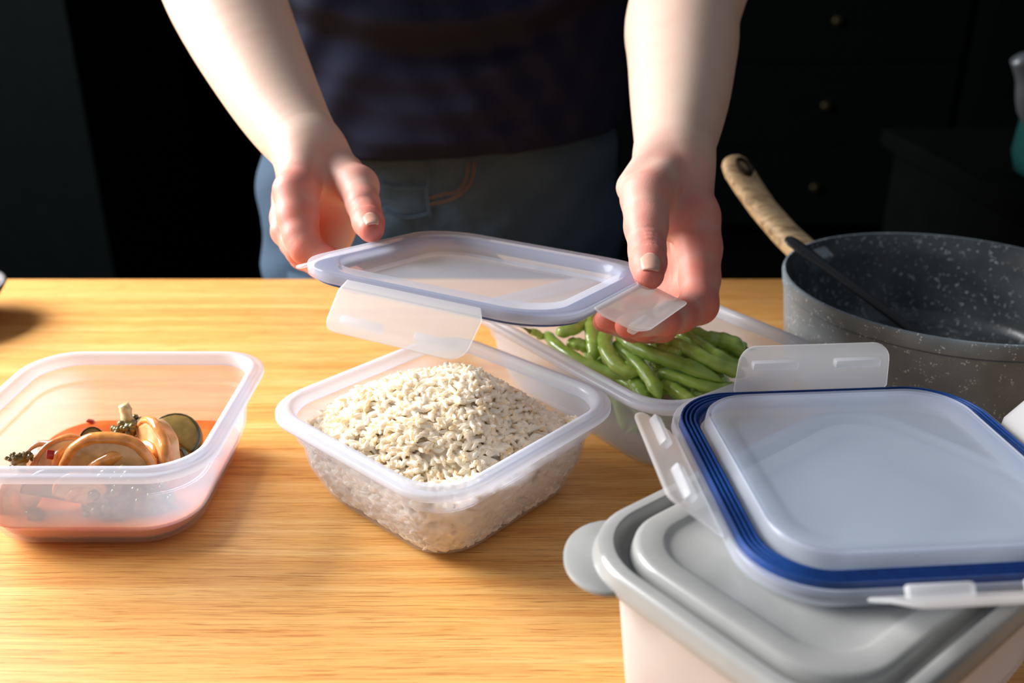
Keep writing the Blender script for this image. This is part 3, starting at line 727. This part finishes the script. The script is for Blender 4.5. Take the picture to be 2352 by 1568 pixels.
#@@PERSON
# ------------------------------------------------------------------ the person: implicit surface for arms and hands
class Sdf:
    def __init__(s): s.groups = []          # (list of (a, b, ra, rb), k inside group, k to the rest)
    def chain(s, pts, k=.004, kj=.006):
        pr = [(np.array(pts[i][0]), np.array(pts[i + 1][0]), pts[i][1], pts[i + 1][1]) for i in range(len(pts) - 1)]
        s.groups.append((pr, k, kj))
def smin(a, b, k):
    h = np.maximum(k - np.abs(a - b), 0) / k
    return np.minimum(a, b) - h * h * k * .25
def cone(p, q):
    a, b, ra, rb = q; ba = b - a
    t_ = np.clip(((p - a) @ ba) / max(1e-12, ba @ ba), 0, 1)
    return np.linalg.norm(p - a - t_[:, None] * ba, axis=1) - (ra + (rb - ra) * t_)
def field(groups, p, extra=None):
    D = None
    for pr, k, kj in groups:
        g = None
        for q in pr:
            d = cone(p, q); g = d if g is None else smin(g, d, k)
        D = g if D is None else smin(D, g, kj)
    if extra is not None: D = D + extra(p)
    return D
def surface(groups, lo, hi, h, extra=None, B=14):
    lo = np.array(lo); n = np.ceil((np.array(hi) - lo) / h / B).astype(int) * B
    D = np.full(n + 1, 1.0, np.float32)
    nb = n // B
    bi = np.stack(np.meshgrid(*[np.arange(x) for x in nb], indexing='ij'), -1).reshape(-1, 3)
    cen = lo + (bi + .5) * B * h; R = B * h * .87
    allp = [q for g in groups for q in g[0]]
    dc = np.min([cone(cen, q) for q in allp], 0)
    act = np.abs(dc) < R + .012
    ii = np.stack(np.meshgrid(*[np.arange(B + 1)] * 3, indexing='ij'), -1).reshape(-1, 3)
    inside = np.where(~act & (dc < 0))[0]
    for b in inside:
        i, j, k = bi[b] * B; D[i:i + B + 1, j:j + B + 1, k:k + B + 1] = -1
    for b in np.where(act)[0]:
        g2 = []
        for pr, k, kj in groups:
            keep = [q for q in pr if cone(cen[b][None], q)[0] < max(dc[b], 0) + 2 * R + .012]
            if keep: g2.append((keep, k, kj))
        i, j, k = bi[b] * B
        D[i:i + B + 1, j:j + B + 1, k:k + B + 1] = field(g2, lo + (ii + bi[b] * B) * h, extra).reshape(B + 1, B + 1, B + 1)
    # surface nets
    sg = D < 0
    cnt = np.zeros(np.array(D.shape) - 1, np.int8)
    corners = [(x, y, z) for x in (0, 1) for y in (0, 1) for z in (0, 1)]
    sh = cnt.shape
    for x, y, z in corners: cnt += sg[x:x + sh[0], y:y + sh[1], z:z + sh[2]]
    cell = np.argwhere((cnt > 0) & (cnt < 8)); idx = np.full(sh, -1, np.int64); idx[tuple(cell.T)] = np.arange(len(cell))
    acc = np.zeros((len(cell), 3)); num = np.zeros(len(cell))
    for c0 in corners:
        for ax in range(3):
            if c0[ax]: continue
            c1 = list(c0); c1[ax] = 1
            a = D[tuple((cell + c0).T)]; b = D[tuple((cell + c1).T)]
            m = (a < 0) != (b < 0); t_ = np.where(m, a / np.where(m, a - b, 1), 0)
            p = cell + np.array(c0, float); p = p.astype(float); p[:, ax] += t_
            acc[m] += p[m]; num[m] += 1
    V = lo + acc / num[:, None] * h
    Fs = []
    for ax in range(3):
        o1, o2 = (ax + 1) % 3, (ax + 2) % 3
        s0 = [slice(None)] * 3; s1 = [slice(None)] * 3
        s0[ax] = slice(0, -1); s1[ax] = slice(1, None)
        a, b = sg[tuple(s0)], sg[tuple(s1)]
        e = np.argwhere(a != b); e = e[(e[:, o1] > 0) & (e[:, o2] > 0) & (e[:, o1] < sh[o1]) & (e[:, o2] < sh[o2])]
        q = []
        for d1, d2 in ((-1, -1), (0, -1), (0, 0), (-1, 0)):
            c = e.copy(); c[:, o1] += d1; c[:, o2] += d2; q.append(idx[tuple(c.T)])
        q = np.stack(q, 1); fl = ~a[tuple(e.T)]; q[fl] = q[fl][:, ::-1]
        Fs.append(q)
    Fq = np.concatenate(Fs); Fq = Fq[(Fq >= 0).all(1)]
    return V, Fq
def J(px, py, y, rpx):
    p = on_y(px, py, y); return (tuple(p), rpx * depth(p) / F_PX)
def W(x, y, z, r): return ((x, y, z), r)

# --- the hand at the right of the picture
r_thumb = [J(1530, 395, .585, 50), J(1484, 452, .545, 58), J(1484, 520, .524, 49), J(1487, 578, .507, 42), J(1489, 604, .498, 41), J(1490, 630, .488, 36)]
r_index = [J(1594, 500, .566, 60), J(1606, 570, .550, 51), J(1607, 640, .534, 46), J(1605, 700, .517, 44), J(1560, 728, .500, 36), J(1525, 738, .486, 33), J(1440, 748, .466, 28)]
r_mid = [J(1584, 505, .590, 50), J(1586, 610, .568, 42), J(1582, 700, .545, 40), J(1520, 752, .520, 33), J(1475, 752, .505, 30), J(1392, 732, .490, 26)]
r_ring = [J(1576, 500, .612, 45), J(1572, 610, .594, 39), J(1562, 700, .574, 37), J(1490, 757, .548, 30), J(1455, 757, .536, 28), J(1385, 738, .522, 24)]
r_pinky = [J(1565, 490, .630, 38), J(1560, 580, .616, 32), J(1548, 655, .600, 30), J(1510, 702, .584, 25), J(1450, 700, .570, 22)]
r_arm = [W(.215, .97, .50, .050), W(.172, .84, .345, .047), J(1572, 20, .755, 120), J(1567, 110, .715, 113), J(1562, 210, .672, 102), J(1555, 290, .635, 86), J(1549, 345, .608, 72), J(1552, 385, .597, 68)]
r_palm = [[J(1549, 350, .608, 68), J(1592, 500, .566, 56)], [J(1552, 360, .610, 66), J(1592, 505, .590, 52)], [J(1552, 360, .615, 62), J(1590, 500, .612, 48)], [J(1555, 365, .620, 55), J(1582, 490, .630, 42)],
          [J(1530, 420, .585, 52), J(1562, 520, .572, 36)], [J(1500, 470, .556, 48), J(1540, 500, .566, 44)], [J(1535, 480, .606, 42), J(1556, 640, .604, 34)], [J(1520, 350, .606, 48), J(1455, 430, .560, 40)]]
# --- the hand at the left of the picture
l_thumb = [J(770, 392, .605, 46), J(822, 428, .585, 47), J(834, 470, .563, 38), J(842, 496, .551, 35), J(846, 510, .543, 35), J(852, 526, .534, 31)]
l_index = [J(680, 442, .572, 52), J(684, 500, .560, 46), J(692, 542, .550, 40), J(703, 570, .544, 37), J(748, 598, .540, 32), J(790, 628, .532, 30), J(850, 655, .518, 25)]
l_mid = [J(672, 456, .600, 46), J(658, 500, .588, 36), J(656, 532, .578, 32), J(688, 578, .562, 30), J(735, 612, .556, 27), J(820, 655, .545, 22)]
l_ring = [J(682, 470, .622, 42), J(668, 525, .612, 32), J(672, 560, .602, 28), J(692, 592, .592, 25), J(750, 622, .580, 23), J(815, 645, .570, 20)]
l_pinky = [J(700, 470, .640, 38), J(692, 530, .632, 27), J(712, 575, .622, 24), J(760, 605, .610, 21), J(810, 620, .600, 18)]
l_arm = [J(440, -430, .95, 122), J(456, -230, .865, 122), J(494, -70, .79, 126), J(545, 55, .735, 117), J(607, 180, .685, 100), J(660, 275, .648, 82), J(702, 335, .622, 66), J(724, 362, .613, 62)]
l_palm = [[J(712, 350, .618, 60), J(682, 440, .575, 50)], [J(722, 360, .622, 60), J(676, 455, .602, 46)], [J(730, 365, .628, 56), J(690, 468, .624, 44)], [J(735, 370, .632, 52), J(706, 470, .642, 40)],
          [J(735, 365, .615, 54), J(790, 400, .602, 46)], [J(745, 400, .622, 46), J(735, 470, .640, 40)], [J(760, 400, .618, 42), J(800, 440, .600, 34)], [J(742, 440, .634, 44), J(768, 540, .622, 36)], [J(768, 420, .626, 40), J(800, 500, .622, 32)], [J(768, 540, .622, 34), J(760, 600, .606, 24)]]
def hand_groups(arm, palm, fingers):
    Q = smooth_path([(*p, r) for p, r in arm], 28); arm = [(q[:3], q[3]) for q in Q]
    g = [([(np.array(arm[i][0]), np.array(arm[i + 1][0]), arm[i][1], arm[i + 1][1]) for i in range(len(arm) - 1)], .010, .01)]
    for pr in palm: g.append(([(np.array(pr[0][0]), np.array(pr[1][0]), pr[0][1], pr[1][1])], .006, .010))
    for k, f in enumerate(fingers):
        g.append(([(np.array(f[i][0]), np.array(f[i + 1][0]), f[i][1], f[i + 1][1]) for i in range(len(f) - 1)], .0035, .0045))
    return g
def wrinkles(sets):
    """fine creases across a joint: (joint, axis, [offsets], depth, width, reach, view side)"""
    Q = [(np.array(j), np.array(a) / np.linalg.norm(a), offs, d, w, R, np.array(n)) for j, a, offs, d, w, R, n in sets]
    def f(p):
        e = np.zeros(len(p))
        for j, a, offs, d, w, R, n in Q:
            v = p - j; s_ = v @ a; r = np.linalg.norm(v, axis=1); m = r < R
            if not m.any(): continue
            v, s1 = v[m], s_[m]; side = np.clip((v @ n) / R * 2.2 + .25, 0, 1); fall = np.clip(1 - (r[m] / R) ** 2, 0, 1)
            lat = v - np.outer(s1, a); curve = .10 * (lat ** 2).sum(1) / R
            for o_ in offs: e[m] += d * np.exp(-((s1 - o_ + curve) / w) ** 2) * side * fall
        return e
    return f
def ax(f, i): return np.array(f[i + 1][0]) - np.array(f[i - 1][0])
VIEW = np.array((0, -.8, .6))
wr_r = wrinkles([(r_thumb[3][0], ax(r_thumb, 3), [-.0075, -.0045, -.0015, .0015, .0042], .0011, .0010, .019, VIEW),
                 (r_index[3][0], (-.5, .2, -.9), [-.001], .0022, .0012, .014, (-.8, -.5, .3)), (r_index[1][0], ax(r_index, 1), [-.004, .002], .0007, .001, .02, (-.9, -.4, .2))])
wr_l = wrinkles([(l_thumb[3][0], ax(l_thumb, 3), [-.0060, -.0035, -.001, .0016, .004], .0011, .0010, .018, VIEW),
                 (l_index[4][0], ax(l_index, 4), [-.006], .0016, .0011, .013, (0, -.7, .7)), (l_index[3][0], ax(l_index, 3), [-.003, 0, .003], .0004, .0008, .014, VIEW)])
def build_arm(groups, extra, h):
    pts = np.array([q[i] for g in groups for q in g[0] for i in (0, 1)])
    return surface(groups, pts.min(0) - .065, pts.max(0) + .065, h, extra)
HRES = .0013
gr_ = hand_groups(r_arm, r_palm, [r_thumb, r_index, r_mid, r_ring, r_pinky]); gl_ = hand_groups(l_arm, l_palm, [l_thumb, l_index, l_mid, l_ring, l_pinky])
Vr, Fr = build_arm(gr_, wr_r, HRES); Vl, Fl = build_arm(gl_, wr_l, HRES)
# ruddiness of knuckles and fingers, paler forearms
def flush_shade(V, fingers, tipw):
    out = np.zeros(len(V))
    for f, w in zip(fingers, tipw):
        m = len(f)
        for i in range(m):
            d = np.linalg.norm(V - np.array(f[i][0]), axis=1); s = i / (m - 1)
            out = np.maximum(out, (w[0] + (w[1] - w[0]) * s) * np.exp(-(d / (f[i][1] * 1.7)) ** 2))
    return out
fr = flush_shade(Vr, [r_thumb, r_index, r_mid, r_ring, r_pinky], [(.55, .95), (.75, 1.05), (.8, 1), (.8, 1), (.8, 1)])
fl = flush_shade(Vl, [l_thumb, l_index, l_mid, l_ring, l_pinky], [(.5, 1.0), (.75, 1.05), (.8, 1), (.8, 1), (.8, 1)])
for pr in l_palm[5:6]:
    d = np.linalg.norm(Vl - np.array(pr[1][0]), axis=1); fl = np.maximum(fl, 1.05 * np.exp(-(d / .034) ** 2))  # palm: deeper red that also carries the shade of the curled fingers
V = np.vstack([Vr, Vl]); Fq = np.vstack([Fr, Fl + len(Vr)])
PERSON = thing('person', 'person in dark t-shirt and blue jeans holding a clear lid over the table', 'person', (-.09, 1.07, FLOOR))
def world_child(o): 
    o.matrix_parent_inverse = Matrix.Translation((-PERSON.location.x, -PERSON.location.y, -PERSON.location.z)); return o
me = bpy.data.meshes.new('body')
me.vertices.add(len(V)); me.vertices.foreach_set('co', V.ravel())
me.loops.add(Fq.size); me.loops.foreach_set('vertex_index', Fq.ravel().astype(np.int32))
me.polygons.add(len(Fq)); me.polygons.foreach_set('loop_start', np.arange(len(Fq), dtype=np.int32) * 4)
me.update(calc_edges=True); me.validate()
at = me.attributes.new('flush_shade', 'FLOAT', 'POINT'); at.data.foreach_set('value', np.concatenate([fr, fl]).astype(np.float32))
body = world_child(link('body', me, PERSON, M['skin']))
md = body.modifiers.new('relax', 'SMOOTH'); md.factor = .5; md.iterations = 1
def nail(f, label, w, l, up, fwd=.004, lift=.0):
    tip, prev = Vector(f[-1][0]), Vector(f[-2][0]); r = f[-1][1]
    a = (tip - prev).normalized(); u = Vector(up); u = (u - a * u.dot(a)).normalized(); s = a.cross(u)
    cen = tip + a * (fwd - l / 2)
    n, m = 10, 10; Vn, Fn = [], []
    rp = f[-2][1]; gap = (tip - prev).length; R = (r + rp) / 2 + lift
    for side in (0, 1):
        for i in range(n + 1):
            for j in range(m + 1):
                q = i / n; x = -1 + 2 * j / m
                ww = w / 2 * (1 - .35 * max(0, (.25 - q) / .25) ** 2 - .06 * max(0, (q - .8) / .2) ** 2)
                th = x * ww / R; yy = l * (q - .5) + (l * .10 * (1 - x * x) if q > .5 else -l * .12 * (1 - x * x) * (1 - q * 2) )
                sa = ((cen + a * yy) - prev).dot(a) / gap; Rq = rp + (r - rp) * max(0, min(1.3, sa)) + lift; rr = Rq - side * .0011 - .0011 * max(0, q - .55) ** 2 * 4 - .0004 * abs(x) ** 3
                Vn.append(tuple(cen + a * yy + s * (rr * math.sin(th)) + u * (rr * math.cos(th))))
    k = (n + 1) * (m + 1)
    for i in range(n):
        for j in range(m):
            c = i * (m + 1) + j; q = (c, c + 1, c + m + 2, c + m + 1)
            Fn.append(q); Fn.append(tuple(x + k for x in reversed(q)))
    loop = [j for j in range(m + 1)] + [i * (m + 1) + m for i in range(1, n + 1)] + [n * (m + 1) + j for j in range(m - 1, -1, -1)] + [i * (m + 1) for i in range(n - 1, 0, -1)]
    for i in range(len(loop)):
        c, d = loop[i], loop[(i + 1) % len(loop)]; Fn.append((d, c, c + k, d + k))
    o = world_child(obj('thumbnail', (Vn, Fn), M['nail'], PERSON)); o['label'] = label
nail(r_thumb, 'short pale thumbnail', .0138, .0100, (0, -.75, .75), .0050, .0010)
nail(l_thumb, 'short pale thumbnail', .0112, .0088, (.25, -.8, .65), .0066, .0010)

# --- clothes
def cloth(name, rings, mat, cap=True):
    return world_child(obj(name, loft(rings, cap, cap), mat, PERSON))
def sup(a, p=2.3):
    c, s = math.cos(a), math.sin(a); return math.copysign(abs(c) ** (2 / p), c), math.copysign(abs(s) ** (2 / p), s)
def shirt_rings():
    N, rows, out = 160, 90, []
    for i in range(rows + 1):
        q = i / rows; z = .104 + q * .486
        hw = np.interp(z, [.07, .12, .25, .40, .52, .56, .59], [.208, .212, .205, .215, .225, .18, .07])
        hd = np.interp(z, [.07, .12, .25, .40, .52, .56, .59], [.128, .135, .142, .140, .125, .105, .06])
        cx = -.085 + .015 * (z - .1); cy = np.interp(z, [.07, .25, .6], [1.075, 1.070, 1.06])
        ring = []
        for k in range(N):
            a = 2 * PI * k / N; ca, sa = sup(a)
            x, y = cx + hw * ca, cy + hd * sa
            front = max(0, -sa) ** .7
            u = (x + .085) / .2
            zz = z
            # the hem sags lower at the middle and rises at the hips
            if q < .25: zz += (1 - q / .25) * (.012 * min(1.2, u * u) - .004 * math.exp(-(u + .35) ** 2 / .15) + .003 * max(0, u))
            # hanging folds: swags whose crests droop in the middle
            d = 0
            for z0, kk, amp, w in ((.235, .050, .028, .016), (.205, .055, -.010, .012), (.262, .07, .012, .014), (.150, .06, .004, .010), (.118, .05, .004, .008), (.178, .075, .004, .009), (.30, .05, .014, .02), (.36, .05, .010, .02)):
                zc = z0 + kk * u * u + .012 * u * math.sin(z0 * 80)
                d += amp * math.exp(-((zz - zc) / w) ** 2)
            d += .003 * math.sin(26 * u + 90 * zz) * math.exp(-((u - .55) / .5) ** 2)
            d += .0025 * math.sin(60 * (zz - .35 * u * abs(u)) ) 
            y -= front * d; 
            ring.append((x, y - .018 * front * math.exp(-((zz - .10) / .07) ** 2), zz))
        out.append(ring)
    return out
cloth('t_shirt', shirt_rings(), M['shirt'])
for arm, sx in ((r_arm, 1), (l_arm, -1)):
    a, b = Vector(arm[0][0]), Vector(arm[1][0]); sh = Vector((-.085 + sx * .185, 1.06, .535))
    p0 = a.lerp(b, .35)
    cloth('sleeve', [[tuple(Vector(v)) for v in r] for r in (lambda vf, n: [vf[0][i * n:(i + 1) * n] for i in range(len(vf[0]) // n)])(tube([p0, p0.lerp(a, .5), a, a.lerp(sh, .6), sh], [.066, .066, .068, .078, .070], 24), 24)], M['shirt'])
def jeans_rings(leg):
    out = []; N = 72
    rows = [(.155, .190, .118, 1.075, -.085), (.12, .198, .125, 1.075, -.085), (.06, .210, .132, 1.075, -.085), (.0, .216, .136, 1.07, -.085), (-.05, .216, .135, 1.07, -.085), (-.08, .212, .130, 1.07, -.085)]
    fine = []
    for i in range(len(rows) - 1):
        for k in range(8): fine.append([rows[i][j] + (rows[i + 1][j] - rows[i][j]) * k / 8 for j in range(5)])
    fine.append(list(rows[-1]))
    for z, hw, hd, cy, cx in fine:
        ring = []
        for k in range(N):
            a = 2 * PI * k / N; ca, sa = sup(a, 2.15); x, y = cx + hw * ca, cy + hd * sa
            u = ca; front = max(0, -sa)
            y += front * .012 * math.exp(-(u / .10) ** 2) * np.interp(z, [-.08, .02, .12], [1, .5, 0])
            y -= front * .004 * math.sin(70 * z + 14 * u) * abs(u) + front * .003 * math.sin(120 * z - 22 * u)
            x += .004 * math.sin(60 * z + 2) * abs(ca)
            ring.append((x, y, z))
        out.append(ring)
    return out
jo = cloth('jeans', jeans_rings(0), M['jeans'])
for sx in (-1, 1):
    path = [(-.085 + sx * .100, 1.072, -.04), (-.085 + sx * .108, 1.072, -.25), (-.085 + sx * .112, 1.078, -.45), (-.085 + sx * .115, 1.085, FLOOR + .02)]
    o = obj('trouser_leg', tube(smooth_path(path, 16), [.105 - .045 * (i / 16) for i in range(17)], 28, 1.15, up=Vector((0, 1, 0))), M['jeans'], jo)
    o.matrix_parent_inverse = Matrix.Translation((-PERSON.location.x, -PERSON.location.y, -PERSON.location.z)); o.matrix_parent_inverse = Matrix.Identity(4)
def jfront(px, py):             # a point just proud of the jeans front
    r = _ray(px, py); best = None
    for k in range(400):
        y = .90 + k * .0006; p = Vector((0, 0, CAM_H)) + r * (y / r.y)
        hw, hd = np.interp(p.z, [-.08, -.05, 0, .06, .12, .155], [.212, .216, .216, .210, .198, .190]), np.interp(p.z, [-.08, -.05, 0, .06, .12, .155], [.130, .135, .136, .132, .125, .118])
        ca = (p.x + .085) / hw
        if abs(ca) >= 1: continue
        yy = 1.073 - hd * (1 - abs(ca) ** 2.15) ** (1 / 2.15)
        if y >= yy - .004: return p
    return p
def seam(pix, r, mat, name='seam'):
    o = obj(name, tube(smooth_path([jfront(*q) for q in pix], 26), r, 6), mat, jo); return o
for off in (0, 14):
    seam([(1090 - off, 372), (1086 - off, 405), (1068 - off, 438), (1030 - off * .7, 460 - off), (985, 470 - off)], .0007, M['stitch'], 'fly_stitching')
seam([(984, 372), (986, 410), (982, 440), (984, 470), (992, 500)], .0011, M['jeans'], 'fly_seam')
seam([(868, 418), (905, 432), (945, 434), (985, 432)], .0011, M['jeans'], 'pocket_seam')
seam([(880, 480), (930, 500), (985, 492)], .0011, M['jeans'], 'pocket_seam')
#@@EXTRAS
# ------------------------------------------------------------------ things at the edges of the picture
t = thing('bowl', 'dark bowl just cut off by the left edge', 'bowl', (-.4995, .742, 0))
obj('bowl_wall', lathe([(0, .002), (.030, .001), (.034, .003), (.045, .013), (.054, .026), (.0580, .032), (.0565, .0325), (.052, .027), (.043, .015), (.030, .006), (0, .005)], 48), simple('dark_stoneware', (.022, .012, .010), .5, .3, 90, .2), t)
t = thing('side_unit', 'black side unit standing beyond the table at the right edge', 'cabinet', (1.05, 1.25, FLOOR))
obj('body', box(.80, .62, .76, .004, (0, 0, .40)), M['darker'], t, False)
obj('worktop', box(.84, .66, .03, .004, (0, 0, .795)), M['darker'], t, False)
t = thing('kettle', 'teal kettle with grey spout, cut off by the right edge', 'kettle', (.775, 1.22, .010))
obj('body', lathe([(0, 0), (.075, 0), (.090, .006), (.098, .03), (.096, .07), (.082, .11), (.060, .135), (.045, .142), (0, .146)], 48), M['teal'], t)
obj('lid', lathe([(0, .142), (.046, .142), (.044, .150), (.02, .158), (.008, .160), (.008, .168), (.013, .174), (.010, .184), (0, .186)], 32), M['teal'], t)
sp = obj('spout', tube(smooth_path([(-.080, -.01, .075), (-.105, -.012, .10), (-.118, -.014, .135), (-.135, -.016, .160)], 12), [.020 - .0007 * i for i in range(13)], 16), M['greysteel'], t)
obj('handle', tube(smooth_path([(-.06, 0, .135), (-.05, 0, .21), (.0, 0, .245), (.05, 0, .21), (.06, 0, .135)], 24), .008, 12, up=Vector((0, 1, 0))), M['black'], t)
